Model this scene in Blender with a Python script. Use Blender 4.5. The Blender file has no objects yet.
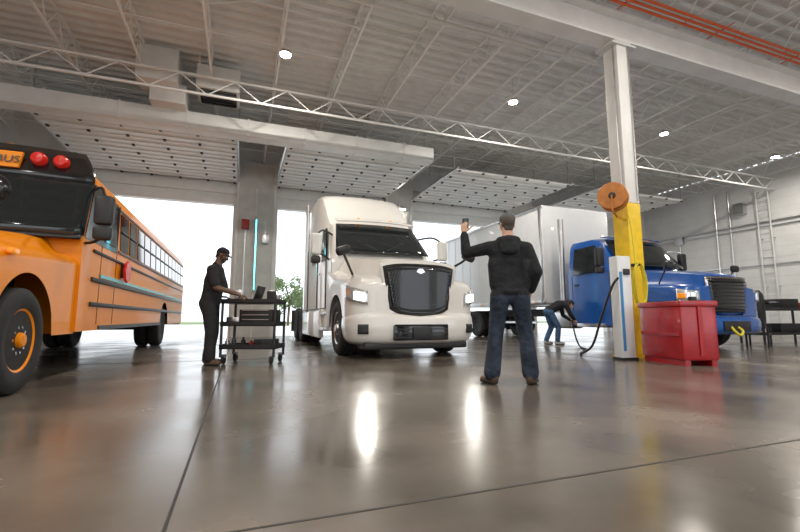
import bpy, bmesh, math, random
import numpy as np
from mathutils import Vector, Matrix
random.seed(7)
V=Vector
COL=bpy.context.scene.collection
# ---------------------------------------------------------------- materials
def mat(name,color,rough=.5,metal=0,coat=0,emit=None,estr=0,noise=0,nscale=5,bump=0,bscale=60,spec=.5,rnoise=0,trans=0,bdist=.02):
    m=bpy.data.materials.new(name); m.use_nodes=True
    nt=m.node_tree; b=nt.nodes['Principled BSDF']
    c=(*color,1)
    b.inputs['Base Color'].default_value=c
    b.inputs['Roughness'].default_value=rough
    b.inputs['Metallic'].default_value=metal
    b.inputs['Coat Weight'].default_value=coat
    b.inputs['Coat Roughness'].default_value=.05
    b.inputs['Specular IOR Level'].default_value=spec
    b.inputs['Transmission Weight'].default_value=trans
    if emit:
        b.inputs['Emission Color'].default_value=(*emit,1); b.inputs['Emission Strength'].default_value=estr
    tc=nt.nodes.new('ShaderNodeTexCoord')
    if noise>0 or rnoise>0:
        n=nt.nodes.new('ShaderNodeTexNoise'); n.inputs['Scale'].default_value=nscale; n.inputs['Detail'].default_value=5
        nt.links.new(tc.outputs['Object'],n.inputs['Vector'])
        if noise>0:
            r=nt.nodes.new('ShaderNodeValToRGB')
            r.color_ramp.elements[0].position=.3; r.color_ramp.elements[1].position=.7
            r.color_ramp.elements[0].color=(*[max(0,x*(1-noise)) for x in color],1)
            r.color_ramp.elements[1].color=(*[min(1,x*(1+noise)) for x in color],1)
            nt.links.new(n.outputs['Fac'],r.inputs['Fac']); nt.links.new(r.outputs['Color'],b.inputs['Base Color'])
        if rnoise>0:
            mr=nt.nodes.new('ShaderNodeMapRange'); mr.inputs['From Min'].default_value=.3; mr.inputs['From Max'].default_value=.7
            mr.inputs['To Min'].default_value=max(0,rough-rnoise); mr.inputs['To Max'].default_value=rough+rnoise
            nt.links.new(n.outputs['Fac'],mr.inputs['Value']); nt.links.new(mr.outputs['Result'],b.inputs['Roughness'])
    if bump>0:
        n2=nt.nodes.new('ShaderNodeTexNoise'); n2.inputs['Scale'].default_value=bscale; n2.inputs['Detail'].default_value=3
        nt.links.new(tc.outputs['Object'],n2.inputs['Vector'])
        bp=nt.nodes.new('ShaderNodeBump'); bp.inputs['Strength'].default_value=bump; bp.inputs['Distance'].default_value=bdist
        nt.links.new(n2.outputs['Fac'],bp.inputs['Height']); nt.links.new(bp.outputs['Normal'],b.inputs['Normal'])
    return m
M={}
M['floor']=mat('polished_concrete',(.14,.118,.098),.22,noise=.38,nscale=.9,rnoise=.08,bump=.03,bscale=2.5,spec=.5)
M['joint']=mat('joint_filler',(.03,.028,.025),.6)
M['ceil']=mat('metal_deck',(.78,.78,.76),.55,noise=.06,nscale=3)
M['truss']=mat('truss_steel',(.84,.83,.81),.5,noise=.06,nscale=2)
M['steel']=mat('white_steel',(.72,.72,.70),.5,noise=.08,nscale=2)
M['wall']=mat('wall_panel',(.74,.74,.73),.7,noise=.05,nscale=1.5,bump=.08,bscale=8)
M['block']=mat('pillar_block',(.62,.62,.59),.8,noise=.08,nscale=3,bump=.15,bscale=25)
M['door']=mat('door_panel',(.86,.86,.84),.45,noise=.04,nscale=4)
M['duct']=mat('duct_white',(.76,.76,.74),.5,noise=.05,nscale=3)
M['dark']=mat('dark_plastic',(.018,.018,.02),.45)
M['black']=mat('black_gloss',(.008,.008,.01),.12,coat=.5)
M['chassis']=mat('chassis_black',(.012,.012,.012),.6,noise=.3,nscale=8)
M['tire']=mat('tire_rubber',(.017,.017,.018),.75,noise=.25,nscale=12,bump=.2,bscale=90)
M['chrome']=mat('chrome',(.75,.75,.76),.12,metal=1)
M['alu']=mat('aluminium',(.6,.6,.61),.3,metal=1,noise=.1)
M['white']=mat('truck_paint_white',(.80,.785,.75),.28,coat=.7,noise=.02)
M['blue']=mat('truck_paint_blue',(.006,.085,.36),.25,coat=.7,noise=.05)
M['blue2']=mat('blue_light',(.05,.25,.55),.4)
M['yellow']=mat('bus_paint_yellow',(.80,.25,.002),.4,coat=.12,noise=.03,spec=.2)
M['cyel']=mat('column_yellow',(.85,.56,.01),.45,noise=.12,nscale=7)
M['hyel']=mat('hose_yellow',(.75,.62,.03),.45)
M['orange']=mat('reel_orange',(.55,.19,.03),.45,noise=.2,nscale=9)
M['conduit']=mat('conduit_red',(.8,.14,.03),.4)
M['red']=mat('tank_red',(.42,.010,.018),.32,coat=.4,noise=.15,nscale=4)
M['glass']=mat('tinted_glass',(.012,.016,.018),.04,coat=.3,spec=.5)
M['box']=mat('box_body_white',(.74,.76,.78),.35,coat=.3,noise=.02)
M['lamp']=mat('headlight_on',(1,1,1),.2,emit=(1,.97,.88),estr=7)
M['lens']=mat('headlight_lens',(.7,.72,.74),.08,metal=.6,coat=1)
M['amber']=mat('amber_lens',(.8,.25,.01),.2,emit=(1,.35,.02),estr=.3)
M['redlens']=mat('red_lens',(.5,.015,.01),.2,emit=(1,.03,.01),estr=.12)
M['tealrefl']=mat('teal_reflection',(.12,.55,.60),.25)  # teal reflection on the bus side, painted in as a flat colour
M['led']=mat('led_panel',(1,1,1),.3,emit=(1,.95,.85),estr=40)
M['cyan']=mat('cyan_led_strip',(.1,.8,.9),.3,emit=(.08,.75,.9),estr=7)
M['grav']=mat('outside_concrete',(.6,.6,.58),.9,noise=.1,nscale=.6)
M['grass']=mat('grass',(.16,.24,.07),.9,noise=.3,nscale=.5)
M['leaf']=mat('leaves',(.14,.20,.07),.7,noise=.4,nscale=1.5)
M['bark']=mat('bark',(.12,.08,.05),.9,noise=.3)
M['skin1']=mat('skin_light',(.55,.32,.22),.55,noise=.06,nscale=30)
M['skin2']=mat('skin_dark',(.12,.06,.035),.5,noise=.1,nscale=30)
M['hood1']=mat('hoodie_black',(.018,.019,.022),.85,noise=.2,nscale=15,bump=.9,bscale=7,spec=.3,bdist=.05)
M['shirt2']=mat('work_shirt_black',(.02,.02,.022),.85,noise=.2,nscale=15,bump=.7,bscale=9,spec=.3,bdist=.04)
M['pants2']=mat('work_pants_black',(.022,.022,.024),.85,noise=.2,nscale=10,bump=.7,bscale=9,spec=.3,bdist=.04)
M['denim']=mat('denim_dark',(.032,.042,.062),.85,noise=.5,nscale=6,bump=1,bscale=8,spec=.2,bdist=.05)
M['denim2']=mat('denim_blue',(.06,.12,.22),.85,noise=.3,nscale=9,bump=.7,bscale=10,spec=.2,bdist=.04)
M['boot']=mat('boot_brown',(.09,.05,.03),.6,noise=.3,nscale=20)
M['sole']=mat('boot_sole',(.02,.018,.016),.8)
M['shoe']=mat('sneaker_grey',(.4,.4,.4),.6)
M['hair']=mat('hair_dark',(.02,.013,.01),.6,bump=.6,bscale=120)
M['hairg']=mat('hair_greying',(.09,.07,.055),.7,bump=.6,bscale=120)
M['capg']=mat('cap_grey',(.10,.10,.105),.85,bump=.3,bscale=80)
M['eye']=mat('eye_white',(.8,.8,.8),.2)
M['toolred']=mat('tool_red',(.4,.03,.02),.4)
M['screen']=mat('screen',(.02,.03,.04),.1,emit=(.3,.5,.6),estr=.3)
# ---------------------------------------------------------------- helpers
def empty(name,loc=(0,0,0),rz=0):
    e=bpy.data.objects.new(name,None); COL.objects.link(e); e.location=loc; e.rotation_euler=(0,0,math.radians(rz)); e.empty_display_size=.2
    return e
def add(name,verts,faces,m,parent=None,smooth=False,sharp=35,recalc=True):
    me=bpy.data.meshes.new(name); me.from_pydata([tuple(v) for v in verts],[],faces); me.update()
    if recalc:
        bm=bmesh.new(); bm.from_mesh(me); bmesh.ops.recalc_face_normals(bm,faces=bm.faces); bm.to_mesh(me); bm.free()
    if smooth:
        me.shade_smooth()
        try: me.set_sharp_from_angle(angle=math.radians(sharp))
        except Exception: pass
    o=bpy.data.objects.new(name,me); COL.objects.link(o)
    if m is not None: me.materials.append(m)
    if parent: o.parent=parent
    return o
def box(name,c,s,m,parent=None,bev=0,rot=(0,0,0),seg=2):
    bm=bmesh.new(); bmesh.ops.create_cube(bm,size=1)
    for v in bm.verts: v.co=V((v.co.x*s[0],v.co.y*s[1],v.co.z*s[2]))
    if bev>0: bmesh.ops.bevel(bm,geom=bm.edges[:],offset=min(bev,min(s)*.49),segments=seg,profile=.5,affect='EDGES')
    me=bpy.data.meshes.new(name); bm.to_mesh(me); bm.free(); me.materials.append(m)
    if bev>0:
        me.shade_smooth(); me.set_sharp_from_angle(angle=math.radians(40))
    o=bpy.data.objects.new(name,me); COL.objects.link(o); o.location=c; o.rotation_euler=[math.radians(a) for a in rot]
    if parent: o.parent=parent
    return o
def boxes(name,lst,m,parent=None):
    vs=[];fs=[]
    for (x0,x1,y0,y1,z0,z1) in lst:
        k=len(vs)
        vs+= [(x0,y0,z0),(x1,y0,z0),(x1,y1,z0),(x0,y1,z0),(x0,y0,z1),(x1,y0,z1),(x1,y1,z1),(x0,y1,z1)]
        fs+= [(k,k+3,k+2,k+1),(k+4,k+5,k+6,k+7),(k,k+1,k+5,k+4),(k+1,k+2,k+6,k+5),(k+2,k+3,k+7,k+6),(k+3,k,k+4,k+7)]
    return add(name,vs,fs,m,parent,recalc=False)
def frame_of(d,side=None):
    d=d.normalized(); s=V(side) if side is not None else (V((0,0,1)) if abs(d.z)<.9 else V((1,0,0)))
    u=s-d*s.dot(d)
    if u.length<1e-4:
        s=V((0,1,0)); u=s-d*s.dot(d)
    u.normalize(); return u,d.cross(u)
def bars(name,lst,m,parent=None,n=4,smooth=False):
    vs=[];fs=[]
    for b in lst:
        p0,p1,r=V(b[0]),V(b[1]),b[2]; u,v=frame_of(p1-p0); k=len(vs)
        for p in (p0,p1):
            for i in range(n):
                a=2*math.pi*(i+.5)/n; vs.append(p+u*math.cos(a)*r+v*math.sin(a)*r)
        for i in range(n):
            j=(i+1)%n; fs.append((k+i,k+j,k+n+j,k+n+i))
        fs.append(tuple(range(k+n-1,k-1,-1))); fs.append(tuple(range(k+n,k+2*n)))
    return add(name,vs,fs,m,parent,smooth=smooth,sharp=50)
def catmull(pts,n=8):
    P=[V(p) for p in pts]; P=[P[0]*2-P[1]]+P+[P[-1]*2-P[-2]]; out=[]
    for i in range(1,len(P)-2):
        for k in range(n):
            t=k/n; a,b,c,d=P[i-1],P[i],P[i+1],P[i+2]
            out.append(.5*((2*b)+(c-a)*t+(2*a-5*b+4*c-d)*t*t+(3*b-a-3*c+d)*t**3))
    out.append(P[-2]); return out
def tube(name,pts,r,m,parent=None,n=8,sm=6):
    P=catmull(pts,sm) if sm else [V(p) for p in pts]
    vs=[];fs=[];u=None
    for i,p in enumerate(P):
        d=(P[min(i+1,len(P)-1)]-P[max(i-1,0)]).normalized()
        if u is None: u,_=frame_of(d)
        else:
            u=u-d*u.dot(d)
            if u.length<1e-5: u,_=frame_of(d)
            u.normalize()
        v=d.cross(u)
        for k in range(n):
            a=2*math.pi*k/n; vs.append(p+u*math.cos(a)*r+v*math.sin(a)*r)
    for i in range(len(P)-1):
        for k in range(n):
            j=(k+1)%n; fs.append((i*n+k,i*n+j,(i+1)*n+j,(i+1)*n+k))
    fs.append(tuple(range(n))); fs.append(tuple(range((len(P)-1)*n,len(P)*n)))
    return add(name,vs,fs,m,parent,smooth=True,sharp=60)
def lathe(name,prof,c,m,parent=None,axis='x',n=36,sharp=35):
    vs=[];fs=[]
    for (r,h) in prof:
        for k in range(n):
            a=2*math.pi*k/n; A,B=r*math.cos(a),r*math.sin(a)
            vs.append(V(c)+ (V((h,A,B)) if axis=='x' else V((A,B,h)) if axis=='z' else V((A,h,B))))
    for i in range(len(prof)-1):
        for k in range(n):
            j=(k+1)%n; fs.append((i*n+k,i*n+j,(i+1)*n+j,(i+1)*n+k))
    if prof[0][0]>1e-4: fs.append(tuple(range(n)))
    if prof[-1][0]>1e-4: fs.append(tuple(range((len(prof)-1)*n,len(prof)*n)))
    o=add(name,vs,fs,m,parent,smooth=True,sharp=sharp); return o
def loft(name,ys,prof,m,parent=None,sharp=32,caps=True):
    vs=[];fs=[];R=None
    for y in ys:
        h=prof(y); ring=[(x,z) for x,z in h]+[(-x,z) for x,z in reversed(h[:-1])]
        R=len(ring); vs+=[(x,y,z) for x,z in ring]
    for i in range(len(ys)-1):
        for k in range(R-1): fs.append((i*R+k,i*R+k+1,(i+1)*R+k+1,(i+1)*R+k))
    if caps: fs.append(tuple(range(R))); fs.append(tuple(range((len(ys)-1)*R,len(ys)*R)))
    return add(name,vs,fs,m,parent,smooth=True,sharp=sharp)
def grid(name,nu,nv,f,m,parent=None,thick=0,sharp=40):
    vs=[f(i/nu,j/nv) for i in range(nu+1) for j in range(nv+1)]
    fs=[(i*(nv+1)+j,(i+1)*(nv+1)+j,(i+1)*(nv+1)+j+1,i*(nv+1)+j+1) for i in range(nu) for j in range(nv)]
    o=add(name,vs,fs,m,parent,smooth=True,sharp=sharp)
    if thick:
        md=o.modifiers.new('s','SOLIDIFY'); md.thickness=thick; md.offset=0
    return o
def plate(name,pts,m,parent=None,nrm=(1,0,0),t=.012):
    n=len(pts); N=V(nrm)*t; vs=[V(p)+N for p in pts]+[V(p)-N for p in pts]
    fs=[tuple(range(n)),tuple(range(2*n-1,n-1,-1))]+[(i,(i+1)%n,n+(i+1)%n,n+i) for i in range(n)]
    return add(name,vs,fs,m,parent)
def wheel(parent,name,x,y,r,w,out,rim,dish=False,z=None):
    z=r if z is None else z; h=w/2
    lathe(name+'_tire',[(.56*r,-h*.8),(.62*r,-h*.95),(.8*r,-h*1.02),(.93*r,-h*.95),(.985*r,-h*.8),(r,-h*.6),(r,-h*.27),(.975*r,-h*.25),(.975*r,-h*.18),(r,-h*.16),(r,h*.16),(.975*r,h*.18),(.975*r,h*.25),(r,h*.27),(r,h*.6),(.985*r,h*.8),(.93*r,h*.95),(.8*r,h*1.02),(.62*r,h*.95),(.56*r,h*.8)],(x,y,z),M['tire'],parent,n=48)
    o=out
    if dish: prof=[(0,.25),(.10,.25),(.13,.2),(.2,.1),(.22,-.45),(.5,-.45),(.53,.1),(.56,.8),(.6,.88),(.6,.75)]
    else: prof=[(0,1.12),(.11,1.1),(.14,1.0),(.16,.55),(.2,.45),(.3,.5),(.34,.35),(.48,.25),(.52,.45),(.56,.82),(.6,.9),(.6,.75)]
    lathe(name+'_rim',[(a*r,b*h*o) for a,b in prof],(x,y,z),rim,parent,n=40,sharp=30)
    px=(-.42 if dish else .47)*h*o
    lst=[]; hl=[]
    for k in range(10):
        a=2*math.pi*k/10; Y=y+.25*r*math.cos(a); Z=z+.25*r*math.sin(a)
        lst.append(((x+px,Y,Z),(x+px+.05*o,Y,Z),.016))
        a+=.314; Y=y+.43*r*math.cos(a); Z=z+.43*r*math.sin(a); q=(-.44 if dish else .27)*h*o
        hl.append(((x+q-.02*o,Y,Z),(x+q+.016*o,Y,Z),.05*r))
    bars(name+'_lugs',lst,M['chrome'],parent,n=6); bars(name+'_holes',hl,M['dark'],parent,n=12)
def frange(a,b,n): return [a+(b-a)*i/n for i in range(n+1)]
# ---------------------------------------------------------------- room
X0,X1,Y0,Y1,ZC=-9.0,20.6,-7.0,17.0,7.2
box('floor',((X0+X1)/2,(Y0+Y1)/2,-.05),(X1-X0,Y1-Y0+.5,.1),M['floor'])
jl=[]
for i in range(-1,4):
    x=-.2+6.1*i
    if X0<x<X1: jl.append((x-.006,x+.006,Y0,Y1,-.01,.0015))
for i in range(-1,3):
    y=1.55+6.1*i; jl.append((X0,X1,y-.006,y+.006,-.01,.0015))
boxes('floor_joints',jl,M['joint'])
box('ground_outside',(5,40,-.16),(160,140,.1),M['grav'])
box('grass_verge',(5,75,-.12),(160,30,.12),M['grass'])
vs=[];fs=[];n=0;y=Y0
zz=[(0,0),(.06,0),(.10,.08),(.26,.08),(.30,0)]
pts=[]
while y<Y1:
    for dy,dz in zz[:-1]: pts.append((y+dy,ZC+dz))
    y+=.30
pts.append((Y1,ZC))
for (a,b) in pts: vs+= [(X0,a,b),(X1,a,b)]
for i in range(len(pts)-1): fs.append((2*i,2*i+1,2*i+3,2*i+2))
c=add('ceiling',vs,fs,M['ceil']); 
box('roof_slab',((X0+X1)/2,(Y0+Y1)/2,ZC+.2),(X1-X0+.4,Y1-Y0+.4,.15),M['steel'])
ops=[(-4.9,-.4),(1.2,5.4),(6.8,11.4),(13.0,17.5)]
DH=4.9
lst=[];x=X0
for a,b in ops:
    lst.append((x,a,Y1-.25,Y1,0,ZC)); lst.append((a,b,Y1-.25,Y1,DH,ZC)); x=b
lst.append((x,X1,Y1-.25,Y1,0,ZC))
wb=boxes('wall_back',lst,M['wall'])
pl=[]
for i in range(len(ops)-1):
    a=ops[i][1]; b=ops[i+1][0]; pl.append((a+.12,b-.12,Y1-.6,Y1-.25,0,ZC-.7))
boxes('pillars_back',pl,M['block'],wb)
bl=[]
for (a,b,*_) in [(p[0],p[1]) for p in pl]:
    bl+=[(a-.02,a+.06,Y1-.64,Y1-.58,0,ZC-.7),(b-.06,b+.02,Y1-.64,Y1-.58,0,ZC-.7),((a+b)/2-.03,(a+b)/2+.03,Y1-.66,Y1-.58,0,5.5)]
boxes('pillar_trim',bl,M['steel'],wb)
boxes('wall_right',[(X1,X1+.25,Y0,Y1,0,ZC)],M['wall'])
boxes('wall_left',[(X0-.25,X0,Y0,Y1,0,ZC)],M['wall'])
fo=[(-7.5,-2.5),(-1,4),(5.5,10.5),(12,17)]
lst=[];x=X0
for a,b in fo:
    lst.append((x,a,Y0-.25,Y0,0,ZC)); lst.append((a,b,Y0-.25,Y0,5.2,ZC)); x=b
lst.append((x,X1,Y0-.25,Y0,0,ZC)); boxes('wall_front',lst,M['wall'])
rw=empty('wall_conduits')
bars('pipes',[((X1-.06,y,z),(X1-.06,y2,z),r) for y,y2,z,r in [(2,16.6,4.7,.04),(2,16.6,4.5,.025),(9,16.6,2.9,.03)]]+[((X1-.06,y,0.02),(X1-.06,y,6.4),.035) for y in (12.4,13.0)]+[((X1-.06,14.8,0.02),(X1-.06,14.8,4.7),.03)],M['alu'],rw,n=8)
boxes('wall_boxes',[(X1-.25,X1,12.0,12.7,1.2,2.2),(X1-.2,X1,13.2,13.5,1.3,1.9),(X1-.15,X1,14.6,15.0,4.3,4.7),(X1-.3,X1,11.7,12.1,5.2,5.7)],M['alu'],rw)
boxes('block_courses',[(X1-.006,X1,8,16.7,.4*k-.006,.4*k+.006) for k in range(1,17)],M['block'],rw)
lad=[((X1-.25,10.75,.02),(X1-.25,10.75,6.2),.03),((X1-.25,11.2,.02),(X1-.25,11.2,6.2),.03)]
for i in range(19): lad.append(((X1-.25,10.75,.4+i*.31),(X1-.25,11.2,.4+i*.31),.016))
for z in (2,4,6): lad+= [((X1-.01,10.75,z),(X1-.25,10.75,z),.02),((X1-.01,11.2,z),(X1-.25,11.2,z),.02)]
bars('wall_ladder',lad,M['steel'],None,n=6)
def truss(L,dep,pitch,r=.03,rw=.015):
    l=[((0,0,dep),(0,L,dep),r),((0,0,0),(0,L,0),r)]
    n=int(L/pitch); 
    for i in range(n):
        a=L*i/n; b=L*(i+.5)/n; c=L*(i+1)/n
        l+=[((0,a,dep),(0,b,0),rw),((0,b,0),(0,c,dep),rw)]
    return l
J=empty('roof_joists'); me=None
for i in range(20):
    x=X0+.6+1.5*i
    if me is None:
        o=bars('joist',truss(Y1-Y0-.4,.58,.9),M['truss'],J); me=o.data
    else:
        o=bpy.data.objects.new('joist',me); COL.objects.link(o); o.parent=J
    o.location=(x,Y0+.08,6.56)
bars('bridging',[((X0+.05,y,6.57),(X1-.05,y,6.57),.018) for y in (2.5,4.2,7.8,9.0,12.2,13.4,15.3)],M['truss'],J)
xb=[]
for y in (8.2,13.0):
    for i in range(19):
        x=X0+.6+1.5*i; xb+=[((x,y,6.58),(x+1.5,y,7.1),.011),((x,y,7.1),(x+1.5,y,6.58),.011)]
bars('cross_bridging',xb,M['truss'],J)
G=empty('girder_truss')
g=truss(X1-X0-.1,.45,1.2,.035,.016)
o=bars('girder',[((a[1],0,a[2]),(b[1],0,b[2]),r) for a,b,r in g],M['truss'],G); o.location=(X0+.05,10.6,5.98)
pp=empty('ceiling_pipes')
bars('sprinkler_main',[((X0+.1,7.0,6.50),(X1-.1,7.0,6.50),.04),((X0+.1,14.3,6.50),(X1-.1,14.3,6.50),.04)],M['truss'],pp,n=10,smooth=True)
BY=5.7
B=boxes('roof_beam',[(X0,X1,BY-.17,BY+.17,5.9,5.95),(X0,X1,BY-.012,BY+.012,5.95,6.48),(X0,X1,BY-.17,BY+.17,6.48,6.52)],M['truss'])
bars('red_conduits',[((4.5,BY-.35-.11*i,6.50),(X1-.1,BY-.35-.11*i,6.50),.028) for i in range(3)]+[((x,BY-.15,6.54),(x,BY-.7,6.54),.012) for x in (6.5,9,11.5,14,16.5,19)],M['conduit'],None,n=8)
D=empty('air_duct')
box('trunk',(-1.7,11.9,5.78),(14.4,.5,.44),M['duct'],D,.03)
for x in (-7.5,-6,-4.5,-3,-1.5,0,1.5,3,4.5): box('seam',(x,11.9,5.78),(.04,.53,.47),M['steel'],D)
box('drop_1',(-2.1,11.2,6.72),(.9,.7,.84),M['duct'],D,.03)
box('drop_2',(-1.9,11.6,6.2),(.8,.75,.5),M['duct'],D,.03)
vn=empty('ceiling_vent',(-.75,11.3,6.3))
box('housing',(0,0,.3),(1.0,.9,.6),M['duct'],vn,.02)
box('throat',(0,0,-.01),(.86,.76,.03),M['black'],vn)
bars('louvres',[((-.42,-.3+.15*i,-.03),(.42,-.3+.15*i,-.03),.012) for i in range(5)],M['dark'],vn)
bars('vent_hangers',[((sx*.45,sy*.4,.6),(sx*.45,sy*.4,.88),.02) for sx in(-1,1) for sy in(-1,1)],M['steel'],vn)
def lamp(x,y,z=6.5,power=150,nm='high_bay_lamp'):
    e=empty(nm,(x,y,z))
    lathe('housing',[(.05,.16),(.08,.13),(.12,.05),(.14,0),(.12,0.0),(.0,.01)],(0,0,0),M['alu'],e,'z',24)
    lathe('led',[(.0,-.012),(.115,-.01),(.115,0)],(0,0,0),M['led'],e,'z',24)
    bars('hanger',[((0,0,.14),(0,0,.69),.01)],M['steel'],e)
    L=bpy.data.lights.new('bulb','AREA'); L.shape='DISK'; L.size=.24; L.energy=power; L.color=(1,.93,.83)
    lo=bpy.data.objects.new('bulb',L); COL.objects.link(lo); lo.parent=e; lo.location=(0,0,-.03)
for x in (.7,6.7,12.4,18.0): lamp(x,9.15)
for x in (-5,.7,6.7,12.4): lamp(x,2.6)
for x in (-5,.7,6.7,12.4): lamp(x,-3.5)
for x,y in ((12.2,16.2),(6.1,16.2)):
    e=empty('wall_lamp',(x,y,5.25)); box('body',(0,0,0),(.4,.14,.14),M['alu'],e,.02); box('lens',(0,-.05,-.075),(.34,.1,.02),M['led'],e)
    bars('arm',[((0,.0,0),(0,.18,0),.03)],M['alu'],e)
e=empty('led_guide_light',(.42,16.3,0)); box('rail',(0,0,3.0),(.07,.05,2.8),M['alu'],e,.01); box('strip',(0,-.03,3.0),(.03,.02,2.6),M['cyan'],e)
e=empty('led_guide_light',(-5.7,16.68,0)); box('rail',(0,0,3.0),(.07,.05,2.8),M['alu'],e,.01); box('strip',(0,-.03,3.0),(.03,.02,2.6),M['cyan'],e)
for i,(a,b) in enumerate(ops):
    e=empty('door_%d'%(i+1)); w=b-a+.2; cx=(a+b)/2; ZD=5.7
    hz=12.35
    for k in range(6):
        y=hz+.03+.68*k; box('panel',(cx,y+.33,ZD),(w,.645,.05),M['door'],e,.008)
        bars('strut',[((cx-w/2,y+.33,ZD-.05),(cx+w/2,y+.33,ZD-.05),.022),((cx-w/2,y+.04,ZD-.03),(cx+w/2,y+.04,ZD-.03),.012)],M['duct'],e)
    for k in range(2):
        box('panel_v',(cx,16.66,DH-.02+.2+.42*k),(w,.05,.41),M['door'],e,.008)
    dots=[]
    for k in range(7):
        for q in range(6):
            x=cx-w/2+.1+(w-.2)*q/5; y=hz+.03+.68*k
            dots.append((x-.035,x+.035,y-.05,y+.05,ZD-.06,ZD-.024)); 
    boxes('hinges',dots,M['chassis'],e)
    tr=[]
    for sx in (-1,1):
        x=cx+sx*(w/2+.04)
        tr+=[((x,12.2,ZD+.02),(x,16.5,ZD+.02),.035),((x,16.62,.02),(x,16.62,ZD-.1),.035),((x,16.5,ZD+.02),(x,16.62,ZD-.1),.035),((x,12.5,ZD),(x,12.5,7.1),.02),((x,14.5,ZD),(x,14.5,7.1),.02)]
    tr.append(((cx-w/2,16.45,6.1),(cx+w/2,16.45,6.1),.03))
    bars('tracks',tr,M['alu'],e)
    lathe('spring',[(.05,-.9),(.06,-.85),(.06,.85),(.05,.9)],(cx,16.45,6.1),M['dark'],e,'x',12)
for x in (.4,6.1):
    e=empty('door_opener_panel',(x-.35,16.3,4.1)); box('box',(0,0,0),(.26,.16,.36),M['toolred'],e,.02); box('box2',(.7,0,-.5),(.25,.14,.35),M['alu'],e,.02)
    box('lowbox',(-.1,.0,-2.6),(.3,.14,.4),M['alu'],e,.02); bars('conduit',[((0,.03,-.2),(0,.03,-2.4),.015),((0,.03,.2),(0,.03,.9),.015),((.7,.03,-.3),(.7,.03,.9),.015)],M['alu'],e)
# ---------------------------------------------------------------- white semi truck
def sup(t,a=1.18,b=.62,yc=.6,p=3.5,off=0):
    s,c=math.sin(t),math.cos(t)
    x=(a+off)*math.copysign(abs(s)**(2/p),s); y=yc-(b+off)*abs(c)**(2/p); return x,y
def sup_patch(name,t0,t1,zf,m,parent,off=.012,nu=12,nv=4,a=1.18,b=.62,yc=.6,lean=0):
    def f(u,v):
        t=math.radians(t0+(t1-t0)*u); x,y=sup(t,a,b,yc,off=off); z0,z1=zf(u); z=z0+(z1-z0)*v
        return (x,y+lean*(z-1),z)
    return grid(name,nu,nv,f,m,parent,thick=.012)
def I(y,*kv): return float(np.interp(y,kv[0::2],kv[1::2]))
T=empty('semi_truck',(2.88,6.76,0))
AY,AR=1.22,.62
def wfun(y,a=1.2,b=.62,yc=.6,mn=.62):
    if y>=yc: return a
    q=max(0,1-min(1,(yc-y)/b)**3.5); return max(mn,a*q**(1/3.5))
def hoodp(y):
    w=wfun(y); zt=I(y,-.01,1.60,.06,1.67,.3,1.74,1.0,1.86,2.1,2.02); wi=I(y,0,.6,.5,.74,1,.82,2.1,1.0); zf=I(y,0,1.28,.3,1.36,.8,1.42,1.5,1.5,2.1,1.70)
    wi=min(wi,w-.06)
    zb=.70 if y<.62 else .5
    dy=y-AY
    if abs(dy)<AR: zb=max(zb,.5+math.sqrt(AR*AR-dy*dy))
    if y>AY+.3: zb=min(zb,1.3)
    return [(w,zb),(w+.0,min(zf-.16,zb+.3)),(w,zf-.15),(w-.03,zf-.06),(min(w-.04,w-.12),zf),(wi+.02 if wi+.02<w-.05 else w-.055,zf+.05),(wi-.02,zf+.14),(wi-.1,zt-.06),(wi-.25,zt-.015),(0,zt)]
ys=sorted(set([-.012,.0,.03,.06,.1,.15,.2,.3,.4,.5]+frange(AY-AR,AY+AR,24)+[AY+AR+.01,1.9,2.0,2.1]))
loft('hood',ys,hoodp,M['white'],T,sharp=40)
box('engine_bay',(0,1.2,.95),(1.5,2.1,.75),M['chassis'],T)
def gz(u): 
    x=abs(u*2-1); return (.74+.12*x**3,1.58-.06*x**4)
def gfun(off,wd,zm=0):
    def f(u,v):
        z0,z1=gz(u); z0-=zm; z1+=zm; x=(u*2-1)*(wd-(.12*(1-v))); return (x,-.03-off+.10*x*x,z0+(z1-z0)*v)
    return f
grid('grille_surround',20,8,gfun(-.03,.72,.08),M['white'],T,thick=.05)
grid('grille_frame',20,8,gfun(-.005,.66,.03),M['dark'],T,thick=.04)
grid('grille_back',20,8,gfun(.01,.62),M['black'],T,thick=.03)
lst=[]
for i in range(13):
    v=(i+.5)/13; f=gfun(.03,.61); 
    for k in range(14): lst.append((f(k/14,v),f((k+1)/14,v),.009))
for k in range(1,24):
    for i in range(12): lst.append((f((k+(.5 if i%2 else 0))/24.5,(i+.5)/13),f((k+(.5 if i%2 else 0))/24.5,(i+1.5)/13),.006))
bars('grille_mesh',lst,M['black'],T)
plate('emblem',[(-.08,-.07,1.47),(0,-.07,1.435),(.08,-.07,1.47),(.035,-.07,1.525),(-.035,-.07,1.525)],M['chrome'],T,(0,1,0),.01)
def bump(u,v):
    t=math.radians(-90+180*u); off=I(v,0,-.08,.15,0,.5,.04,.85,.03,1,-.03); x,y=sup(t,1.16,.66,.62,off=off)
    c=max(0,1-abs(x)/.75); zt=.78-.05*c; return (x,y,.26+(zt-.26)*v)
grid('bumper',60,10,bump,M['white'],T,thick=.03)
box('lower_intake',(0,-.085,.44),(1.0,.06,.26),M['black'],T,.02)
bars('intake_bars',[((-.48,-.12,.36+.07*i),(.48,-.12,.36+.07*i),.01) for i in range(4)],M['dark'],T)
box('licence_bracket',(0,-.14,.43),(.34,.03,.2),M['dark'],T,.01)
box('air_dam',(0,.3,.22),(1.9,.5,.12),M['dark'],T,.03)
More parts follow.
